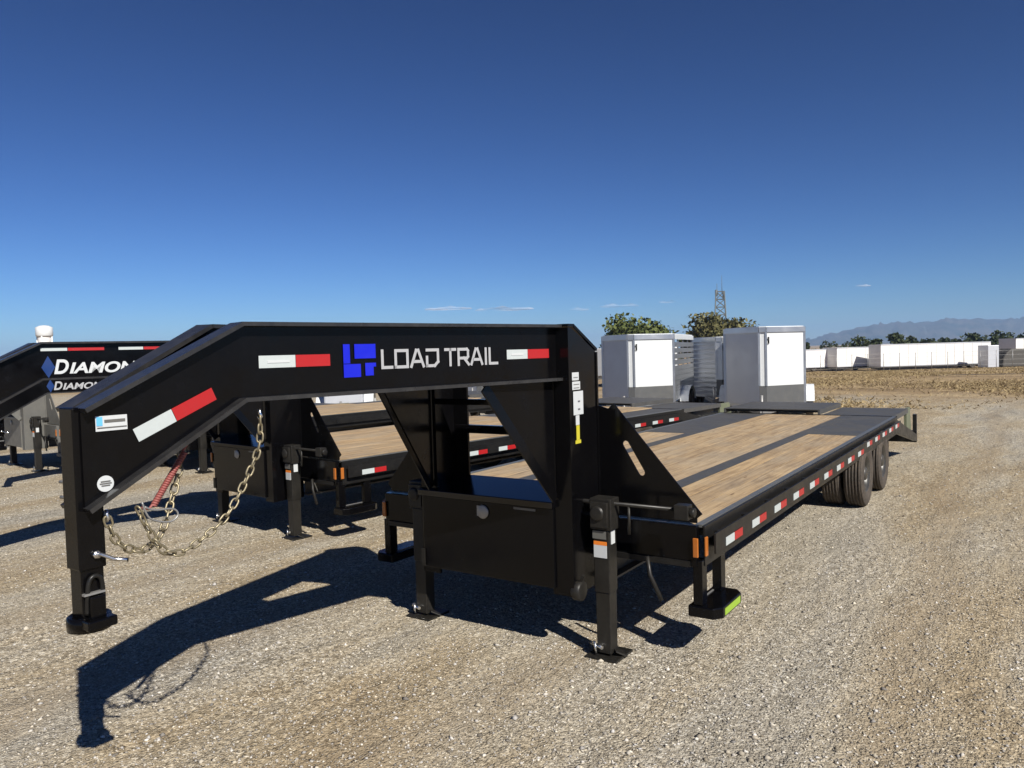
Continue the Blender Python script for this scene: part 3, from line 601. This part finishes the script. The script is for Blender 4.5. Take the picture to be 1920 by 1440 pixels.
# ------------------------------------------------------------------ stock trailers
def stock_trailer(loc, rz, label, top=2.34, length=4.6, nm='white'):
    root = empty('livestock_trailer', loc, rz, label, 'trailer', 'white-nosed livestock trailers behind the flatbeds')
    hw = 1.0; c = .085; sl = .85; z0 = .45; zs = .93
    nose = MB()
    nose.prism([(c, 0, zs), (hw, sl, zs), (hw, sl, top-.13), (c, 0, top-.13)], (-.03, .03, 0)).prism([(-c, 0, zs), (c, 0, zs), (c, 0, top-.13), (-c, 0, top-.13)], (0, .03, 0))
    nose.build('nose_panel', nm, root)
    MB().prism([(-c, 0, z0), (-hw, sl, z0), (-hw, sl, top-.13), (-c, 0, top-.13)], (.03, .03, 0)).build('nose_panel', 'alu_panel', root)  # grey here puts the nose's shaded side into colour; lit side is white
    MB().prism([(c+.002, -.008, z0), (hw+.006, sl-.003, z0), (hw+.006, sl-.003, zs), (c+.002, -.008, zs)], (-.03, .03, 0)).prism([(-c, -.008, z0), (c, -.008, z0), (c, -.008, zs), (-c, -.008, zs)], (0, .03, 0)).build('stone_guard', 'guard', root)
    for x0, y0, x1, y1 in ((c, 0, hw, sl), (-c, 0, -hw, sl), (-c, 0, c, 0)):
        MB().bar((x0, y0-.004, top-.065), (x1, y1-.004, top-.065), .06, .13).build('cap_rail', 'aluminium', root)
    for s in (1, -1):
        MB().box(s*c-.025, s*c+.025, -.02, .02, zs, top-.13).build('nose_trim', 'aluminium', root); MB().box(s*hw-.03, s*hw+.03, sl-.03, sl+.05, z0, top).build('corner_post', 'aluminium', root)
        sm = MB().box(*sorted((s*(hw-.02), s*(hw+.015))), sl+.05, length, 0, .13).mesh('side_slat', 'aluminium')
        z = z0+.05
        while z < top-.3: put('side_slat', sm, root, (0, 0, z)); z += .165 if z > 1.25 else .138
        for k in range(4): MB().box(*sorted((s*(hw-.05), s*(hw-.021))), sl+.05+(k+1)*(length-sl)/4-.06, sl+.05+(k+1)*(length-sl)/4-.01, z0, top-.14).build('side_post', 'aluminium', root)
        MB().box(*sorted((s*(hw-.03), s*(hw+.02))), sl+.05, length, top-.14, top-.01).build('top_rail', 'white', root)
        fd = MB(); pts = [(0, length*.55+.78*math.cos(math.pi*k/8), .42+.42*math.sin(math.pi*k/8)) for k in range(9)]
        for k in range(8):
            a, b = pts[k], pts[k+1]; fd.bar((s*(hw+.13), a[1], a[2]), (s*(hw+.13), b[1], b[2]), .24, .02)
        fd.build('fender', 'white', root)
        for dy in (-.38, .38):
            wh = put('wheel', RIM, root, (s*(hw+.12), length*.55+dy, .36), (0, 0, 0 if s == 1 else math.pi), (.92,)*3); put('tyre', TYRE, wh)
    MB().prism([(-c, .03, top-.01), (c, .03, top-.01), (hw-.02, sl, top-.01), (hw-.02, length, top-.01), (-hw+.02, length, top-.01), (-hw+.02, sl, top-.01)], (0, 0, .03)).build('roof', 'white', root)
    MB().prism([(-c, .04, z0-.08), (c, .04, z0-.08), (hw-.06, sl, z0-.08), (hw-.06, length, z0-.08), (-hw+.06, length, z0-.08), (-hw+.06, sl, z0-.08)], (0, 0, .08)).build('floor', 'aluminium', root)
    lr = MB().box(0, math.hypot(hw-c, sl)-.05, -.012, -.001, 0, .025).mesh('panel_rib', 'alu_panel')
    for k in range(12 if nm == 'white' else 0): put('panel_rib', lr, root, (-hw+.03, sl-.01, z0+.12+k*.135), (0, 0, -math.atan2(sl, hw-c)))
    if nm != 'white':
        rb = MB().box(0, math.hypot(hw-c, sl), -.018, -.001, 0, .04).mesh('nose_rib', 'aluminium'); an = math.atan2(sl, hw-c)
        for k in range(11): put('nose_rib', rb, root, (c, 0, zs+.06+k*.108), (0, 0, an)); put('nose_rib', rb, root, (-hw, sl, zs-.4+k*.15), (0, 0, -an))
    hd = MB().box(c+.05, c+.08, .02, .05, top-.42, top-.25).tube([(c+.065, .02, top-.27), (c+.065, -.03, top-.30), (c+.065, -.03, top-.38), (c+.065, .02, top-.41)], .014, 6).build('grab_handle', 'rail_black', root)
    MB().bar((-.5, .5, z0-.1), (0, -1.1, z0-.12), .07, .1).bar((.5, .5, z0-.1), (0, -1.1, z0-.12), .07, .1).build('tongue', 'rust', root)
    MB().tube([(0, -.95, .0), (0, -.95, .75)], .035, 10).box(-.1, .1, -1.05, -.85, 0, .015).build('tongue_jack', 'rust', root)
    return root
stock_trailer((-9.02, 18.94, 0), R(13), 'aluminium livestock trailer with white nose behind the DIAMOND flatbed', 2.34)
stock_trailer((-5.71, 19.65, 0), R(14), 'aluminium livestock trailer with white nose standing behind the blue-logo flatbed', 2.42)
stock_trailer((-8.15, 23.4, 0), R(10), 'aluminium livestock trailer with bare metal nose between the two white-nosed ones', 2.25, nm='aluminium')
stock_trailer((-16.9, 22.6, 0), R(22), 'aluminium livestock trailer with white nose seen under the LOAD TRAIL neck', 2.2)

def cargo_trailer(loc, rz, label, L=5.2, W=2.1, top=2.0, bm_='white', fm='aluminium'):
    root = empty('enclosed_trailer', loc, rz, label, 'trailer')
    MB().box(-W/2, W/2, 0, L, .55, top).build('box', bm_, root, .05)
    for s in (1, -1):
        fd = MB(); pts = [(L*.5+.95*math.cos(math.pi*k/10), .46+.45*math.sin(math.pi*k/10)) for k in range(11)]
        for (a, z), (b, zz) in zip(pts, pts[1:]): fd.bar((s*(W/2+.14), a, z), (s*(W/2+.14), b, zz), .28, .02)
        fd.build('fender', fm, root)
        for dy in (-.45, .45):
            wh = put('wheel', RIM, root, (s*(W/2+.13), L*.5+dy, .36), (0, 0, 0 if s == 1 else math.pi), (.92,)*3); put('tyre', TYRE, wh)
        MB().box(*sorted((s*(W/2+.003), s*(W/2+.012))), .1, L-.1, .56, .64).build('trim', 'aluminium', root)
    MB().box(-W/2+.05, W/2-.05, .05, L-.05, .44, .548).bar((0, .1, .5), (0, -1.1, .48), .1, .1).build('frame', 'far_dark', root)
    MB().tube([(0, -.95, 0), (0, -.95, .7)], .035, 8).build('tongue_jack', 'rust', root)
    return root
cargo_trailer((-17.0, 16.0, 0), R(42), 'small grey enclosed trailer with white fenders beyond the low-neck flatbed', 2.6, 1.15, 1.3, 'alu_panel', 'white')
cargo_trailer((-18.6, 36.3, 0), R(-10), 'white enclosed trailer glimpsed beside the neck column near the green tree', 5, 2.2, 2.05)

# ------------------------------------------------------------------ distant things
def at(u, v_unused, depth):
    d = cR*((u-960)/1440)+cF; p = Vector((d.x, d.y, 0))*depth; return p
def semi(u0, u1, depth, zt, zb, label, rzd=0, front=False):
    a = at(u0, 0, depth); b = at(u1, 0, depth*(1+rzd)); L = (b-a).length; ang = math.atan2((b-a).y, (b-a).x)
    g = min(terrain(a.x, a.y), terrain(b.x, b.y))
    root = empty('box_trailer', (a.x, a.y, g), ang, label, 'trailer', 'white box trailers across the field')
    zt -= g; zb -= g
    MB().box(0, L, 0, 2.5, zb, zt).build('box', 'white_far', root)
    n = max(2, int(L/1.2)); rb = MB().box(-.02, .02, -.03, -.002, zb+.12, zt-.12).mesh('panel_rib', 'white_far')
    for k in range(1, n): put('panel_rib', rb, root, (L*k/n, 0, 0))
    MB().box(0, L, -.032, -.002, zb, zb+.11).box(0, L, -.032, -.002, zt-.11, zt).build('box_rail', 'alu_panel', root)
    MB().box(.1, L-.1, .3, 2.2, zb-.30, zb-.005).build('chassis', 'far_dark', root)
    for xx in ((L-1.2, L-2.4) if L > 6 else (L*.5,)):
        for yy in (.15, 2.3): wh = put('wheel', RIM, root, (xx, yy, .40), (0, 0, -math.pi/2), (1.0,)*3); put('tyre', TYRE, wh)
    MB().box(1.2, 1.32, .2, .35, 0, zb-.30).box(1.2, 1.32, 2.1, 2.25, 0, zb-.30).build('landing_leg', 'far_dark', root)
semi(1497, 1557, 96, 1.3, -1.0, 'white box trailer beside the right livestock trailer across the field', .02)
semi(1570, 1641, 96, 1.45, -1.0, 'middle white box trailer with ribbed side across the field', .02)
semi(1652, 1858, 93, 1.70, -1.0, 'longest white box trailer parked across the dry field', .02)
semi(1905, 1990, 97, 2.0, -1.0, 'white box trailer behind the grey sheeted load', .02)
p = at(1862, 0, 90); gz = terrain(p.x, p.y); gr = empty('covered_load', (p.x, p.y, gz), R(34), 'dark grey sheeted load beside the longest white box trailer', 'covered load')
MB().prism([(1.1, 0, 0), (4.2, 0, 0), (4.2, 0, 2.1), (2.2, 0, 2.15), (1.6, 0, 1.7), (1.2, 0, 1.0)], (0, 2.2, 0)).build('sheet', 'far_dark', gr, .15)
MB().box(-.4, .9, .3, 2.3, 0.001, 2.6).build('crate', 'alu_panel', gr, .05)
# wire fence in front of the box trailers
a = at(1480, 0, 84); b = at(1960, 0, 82); ga = terrain(a.x, a.y)
fen = empty('wire_fence', (a.x, a.y, 0), math.atan2((b-a).y, (b-a).x), 'thin wire fence standing before the white box trailers', 'fence')
Lf = (b-a).length; n = 16; pm = MB().tube([(0, 0, 0), (0, 0, 1.9)], .03, 6).mesh('post', 'rust')
for k in range(n+1): q = a.lerp(b, k/n); put('post', pm, fen, (Lf*k/n, 0, terrain(q.x, q.y)-.05))
for h in (.4, .9, 1.4, 1.85):
    MB().tube([(Lf*k/n, 0, terrain(*a.lerp(b, k/n).xy)-.05+h) for k in range(n+1)], .010, 4).build('wire', 'rust', fen)

def tree(loc, h, w, label, name='leafy_tree', n=2600, leaf=.28, col=((.030,.045,.012), (.085,.105,.030)), group='trees beyond the yard', seed=1, trunk=.3, lobes=14):
    rng = np.random.default_rng(seed); root = empty(name, loc, rng.random()*6, label, 'tree', group)
    tr = MB(); tr.tube([(0, 0, -.3), (.05*w, 0, h*.25), (0, .03*w, h*.5)], [trunk, trunk*.75, trunk*.45], 8)
    cen = []
    for k in range(lobes):
        a = rng.random()*6.283; rr = w*.5*math.sqrt(rng.random())*.75; z = h*(.38+.5*rng.random())*(1-.25*(rr/(w*.5))**2)
        c = Vector((rr*math.cos(a), rr*math.sin(a), z)); cen.append((c, w*(.13+.12*rng.random())))
        tr.tube([(0, .02*w, h*.3), c*.5+Vector((0, 0, h*.22)), c], [trunk*.35, trunk*.2, trunk*.06], 5)
    tr.build('trunk', 'bark', root)
    idx = rng.integers(0, lobes, n); dirs = rng.standard_normal((n, 3)); dirs /= np.linalg.norm(dirs, axis=1)[:, None]
    rad = rng.random(n)**.45
    C = np.array([c for c, _ in cen])[idx]; S = np.array([s for _, s in cen])[idx]
    P = C+dirs*(rad*S)[:, None]*np.array([1, 1, .8]); P[:, 2] = P[:, 2].clip(h*.12, h)
    u = rng.standard_normal((n, 3)); u /= np.linalg.norm(u, axis=1)[:, None]; v = np.cross(u, rng.standard_normal((n, 3))); v /= np.linalg.norm(v, axis=1)[:, None]
    s = (leaf*rng.uniform(.6, 1.4, n))[:, None]
    V = np.stack([P-u*s, P+v*s*.6, P+u*s, P-v*s*.6], 1).reshape(-1, 3)
    mb = MB(); mb.v = [tuple(q) for q in V]; mb.f = [(4*i, 4*i+1, 4*i+2, 4*i+3) for i in range(n)]; mb.sm = [False]*n
    o = mb.build('crown', 'leaf', root)
    t = rng.random((n, 1)); c = np.array(col[0])*(1-t)+np.array(col[1])*t; c = np.concatenate([c, np.ones((n, 1))], 1); colour_attr(o.data, np.repeat(c, 4, 0))
    return root
def tree_at(u, depth, h, w, label, **kw):
    p = at(u, 0, depth); return tree((p.x, p.y, terrain(p.x, p.y)), h, w, label, **kw)
G1 = ((.045,.060,.016), (.125,.145,.045)); G2 = ((.055,.055,.020), (.15,.14,.06))
tree_at(1205, 120, 8.9, 14.0, 'broad green tree rising behind the left white-nosed livestock trailer', seed=3, n=4200, leaf=.34, col=G1, lobes=20)
tree_at(1160, 120, 6.6, 6.0, 'low dark green tree beside the neck column', seed=4, n=2200, leaf=.34, col=G1)
tree_at(1352, 125, 9.0, 12.5, 'broad olive tree standing below the lattice tower', seed=5, n=4600, leaf=.34, col=G2, lobes=22)
tree_at(1300, 128, 6.6, 5.0, 'small olive tree between the two white-nosed livestock trailers', seed=6, n=1800, leaf=.34, col=G2)
tree_at(1420, 126, 7.4, 6.0, 'dark tree behind the right white-nosed livestock trailer', seed=12, n=2200, leaf=.34, col=((.02,.03,.015),(.06,.07,.03)))
far = [(1513, 150, 4.0, 3.0), (1622, 170, 5.6, 8.0), (1690, 185, 6.2, 8.0), (1712, 190, 5.6, 5.5), (1745, 185, 5.8, 7.5), (1783, 200, 5.0, 7.5), (1832, 195, 5.6, 8.0), (1872, 190, 5.8, 7.0), (1905, 200, 5.6, 8.5)]
for i, (u, d, h, w) in enumerate(far):
    tree_at(u, d, h, w, 'small dark tree on the horizon behind the white box trailers', name='distant_tree', seed=20+i, n=700, leaf=.42, col=((.02,.03,.012),(.06,.075,.03)), group='small trees behind the box trailers', lobes=7)

def tree_line():
    rng = np.random.default_rng(77); n = 15000; us = rng.uniform(-300, 2250, n); dep = rng.uniform(250, 300, n)
    V = []; cols = []; F = []
    for i in range(n):
        p = at(us[i], 0, dep[i]); env = 3.4+1.3*math.sin(us[i]*.045)+.9*math.sin(us[i]*.13+1)+.6*math.sin(us[i]*.31)
        z = terrain(p.x, p.y)+rng.random()**.7*max(1.0, env); u = Vector(rng.standard_normal(3)).normalized()*.55; v = Vector(rng.standard_normal(3)).normalized()*.4
        q = Vector((p.x, p.y, z)); V += [tuple(q-u), tuple(q+v), tuple(q+u), tuple(q-v)]; F.append((4*i, 4*i+1, 4*i+2, 4*i+3)); k = rng.random(); cols += [(.018+.03*k, .026+.035*k, .014+.012*k, 1)]*4
    me = bpy.data.meshes.new('tree_line'); me.from_pydata(V, [], F); me.materials.append(M['leaf']); colour_attr(me, cols)
    tag(put('tree_line', me), 'low dark line of trees along the far edge of the field', 'trees', kind='stuff')
tree_line()

# lattice tower
p = at(1353, 0, 210); gz = terrain(p.x, p.y); tw = empty('lattice_tower', (p.x, p.y, gz), R(20), 'tall steel lattice tower rising above the olive tree', 'tower')
Ht = 22; leg = lambda sx, sy, z: Vector((sx*(2.0-1.05*z/Ht), sy*(2.0-1.05*z/Ht), z))
for sx in (1, -1):
    for sy in (1, -1): MB().tube([leg(sx, sy, 0), leg(sx, sy, Ht*.86)], .17, 6).build('leg', 'pole', tw)
for k in range(9):
    z0, z1 = Ht*.86*k/9, Ht*.86*(k+1)/9; mb = MB()
    for (ax, ay), (bx, by) in (((1,1),(1,-1)), ((1,-1),(-1,-1)), ((-1,-1),(-1,1)), ((-1,1),(1,1))):
        mb.bar(leg(ax, ay, z0), leg(bx, by, z1), .15, .15).bar(leg(bx, by, z0), leg(ax, ay, z1), .15, .15).bar(leg(ax, ay, z1), leg(bx, by, z1), .15, .15)
    mb.build('bracing', 'pole', tw)
MB().tube([(.5, 0, Ht*.84), (.5, 0, Ht*1.06)], [.09, .04], 6).build('antenna', 'pole', tw); MB().tube([(-.8, 0, Ht*.84), (-.8, 0, Ht*.96)], [.08, .05], 6).build('antenna', 'pole', tw)
MB().tube([(-1.0, -.9, Ht*.80), (-1.0, -.9, Ht*.88)], .35, 8).build('panel_antenna', 'pole', tw); MB().tube([(.9, -.9, Ht*.76), (.9, -.9, Ht*.86)], .3, 8).build('panel_antenna', 'pole', tw)
# water tank
p = at(88, 0, 150); gz = terrain(p.x, p.y); wt = empty('water_tank', (p.x, p.y, gz), 0, 'white elevated water tank on legs above the DIAMOND neck', 'water tank')
MB().lathe([(9.4-gz-1.8, .001), (9.4-gz-1.8, 1.35), (9.4-gz-1.5, 1.5), (9.4-gz, 1.5), (9.75-gz, .8), (9.85-gz, .001)], (0, 0, 0), 'z', 24).build('tank', 'white', wt)
MB().lathe([(6.5-gz, 1.2), (7.55-gz, 1.2)], (0, 0, 0), 'z', 20).build('skirt', 'white_far', wt)
for k in range(4):
    a = math.pi/4+k*math.pi/2; MB().tube([(1.5*math.cos(a), 1.5*math.sin(a), 0), (1.3*math.cos(a), 1.3*math.sin(a), 7.7-gz)], .14, 8).build('leg', 'white_far', wt)

# dry grass over the field
def straw():
    rng = np.random.default_rng(9); n = 70000
    d = 25+66*rng.random(n)**1.1; ang = R(34.3)-rng.uniform(R(8), R(41), n)
    x = -np.sin(ang)*d; y = np.cos(ang)*d
    keep = (np.sin(x*.5+1.3*np.sin(y*.21))+np.sin(y*.37+x*.11)+rng.normal(0, .9, n) > .15) & (y > 27+4*np.sin(x*.4)+6*rng.random(n)**2); x = x[keep]; y = y[keep]; n = len(x)
    B = 3; x = np.repeat(x, B)+rng.normal(0, .10, n*B); y = np.repeat(y, B)+rng.normal(0, .10, n*B); tt = np.repeat(rng.random(n), B)
    h = rng.uniform(.02, .085, n*B)*(1+.9*(rng.random(n*B) > .93)); a = rng.random(n*B)*6.283; w = .015+.02*rng.random(n*B)
    z = np.array([terrain(i, j) for i, j in zip(x, y)])
    lx, ly = rng.normal(0, .10, n*B), rng.normal(0, .10, n*B)
    V = np.stack([np.stack([x-np.cos(a)*w, y-np.sin(a)*w, z], 1), np.stack([x+np.cos(a)*w, y+np.sin(a)*w, z], 1), np.stack([x+lx, y+ly, z+h], 1)], 1).reshape(-1, 3)
    mb = MB(); mb.v = [tuple(q) for q in V]; mb.f = [(3*i, 3*i+1, 3*i+2) for i in range(n*B)]; mb.sm = [False]*(n*B)
    me = bpy.data.meshes.new('dry_grass'); me.from_pydata(mb.v, [], mb.f); me.materials.append(M['straw'])
    t = tt[:, None]; c = np.array([.16,.115,.06])*(1-t)+np.array([.40,.31,.17])*t; c = np.concatenate([c, np.ones((n*B, 1))], 1); colour_attr(me, np.repeat(c, 3, 0))
    o = put('dry_grass', me); tag(o, 'dry yellow grass growing over the field', 'grass', kind='stuff')
straw()
# thin sheet of darker soil colour laid on the field
a = at(1740, 0, 44); b = at(2150, 0, 41); d = (b-a).normalized(); nrm = Vector((-d.y, d.x, 0))
mb = MB(); pts = []
for k in range(25):
    q = a.lerp(b, k/24); w = .45*(1+.5*math.sin(k*1.7))*min(1, k/3+.2)
    for s in (-1, 1): r = q+nrm*s*w; pts.append((r.x, r.y, terrain(r.x, r.y)+.012))
M['soil'] = paint('dark_soil_strip', (.055, .035, .022), .95, .2)
tag(mb.add(pts, [(2*k, 2*k+1, 2*k+3, 2*k+2) for k in range(24)]).build('path', 'soil'), kind='structure')

# mountains
def hills():
    prof = [(1380, 0), (1450, 6), (1520, 14), (1560, 20), (1600, 30), (1625, 35), (1650, 41), (1670, 37), (1700, 40), (1740, 40), (1770, 47), (1800, 44), (1850, 41), (1900, 42), (1980, 45), (2080, 38), (2200, 46), (2400, 30), (2700, 20)]
    rng = np.random.default_rng(2); D = 5200
    us = np.arange(1380, 2700, 6.0); hs = np.interp(us, [q for q, _ in prof], [h for _, h in prof])
    hs = hs+np.convolve(rng.normal(0, 2.2, len(us)+8), np.ones(5)/5, 'same')[4:-4]
    vs = []; rows = 7
    for u, h in zip(us, hs):
        for j in range(rows):
            t = j/(rows-1); dep = D-900+1400*t; zz = max(0, h)*D/1440*(math.sin(math.pi*min(1, t/.72)/2)**1.3 if t < .72 else 1-(t-.72)/.28*1.2)
            p = at(u+8*math.sin(j*2.1+u*.05), 0, dep); vs.append((p.x, p.y, -8+zz+(rng.normal(0, 6) if 0 < j < 5 else 0)))
    n = len(us); fs = [(i*rows+j, i*rows+j+1, (i+1)*rows+j+1, (i+1)*rows+j) for i in range(n-1) for j in range(rows-1)]
    tag(MB().add(vs, fs, True).build('hills', 'hill'), kind='structure')
hills()

# thin clouds far beyond the mountains
def cloud(u, v, wpx, hpx, seed):
    rng = np.random.default_rng(seed); D = 11000.0; hy = 634+(1942-u)*.0279
    c = at(u, 0, D); z = EYE+(hy-v)/1440*D; W = wpx/1440*D; Hh = hpx/1440*D
    bm = bmesh.new(); bmesh.ops.create_icosphere(bm, subdivisions=4, radius=1)
    for q in bm.verts:
        k = 1+.28*math.sin(q.co.x*6+seed)+.15*math.sin(q.co.x*14+q.co.z*5+seed*2); q.co = Vector((q.co.x*W/2, q.co.y*W/5, q.co.z*Hh/2*k if q.co.z > 0 else q.co.z*Hh/5))
    me = bpy.data.meshes.new('cloud'); bm.to_mesh(me); bm.free(); me.polygons.foreach_set('use_smooth', [True]*len(me.polygons)); me.materials.append(M['cloud'])
    o = put('cloud', me, None, (c.x, c.y, z), (0, 0, R(34.3))); tag(o, 'thin white streak of cloud low over the horizon', 'cloud', 'low streaks of cloud')
for i, (u, v, w, h) in enumerate([(845, 580, 90, 9), (950, 581, 110, 10), (1090, 581, 36, 9), (1165, 575, 75, 9), (1255, 567, 34, 7), (1620, 537, 30, 5)]): cloud(u, v, w, h, i+1)

# air between here and the mountains
hz = MB().box(-9200, 8800, -2100, 8900, -14, 205).build('haze', 'black'); hz.data.materials.clear()
hm = bpy.data.materials.new('thin_air'); hm.use_nodes = True; nt = hm.node_tree; nt.nodes.remove(nt.nodes['Principled BSDF'])
pv = nt.nodes.new('ShaderNodeVolumePrincipled'); pv.inputs['Color'].default_value = (.40, .62, 1.0, 1); pv.inputs['Density'].default_value = .00014; pv.inputs['Anisotropy'].default_value = 0
nt.links.new(pv.outputs[0], nt.nodes['Material Output'].inputs['Volume']); hz.data.materials.append(hm)
tag(hz, 'thin blue air over the plain', 'haze', kind='stuff')
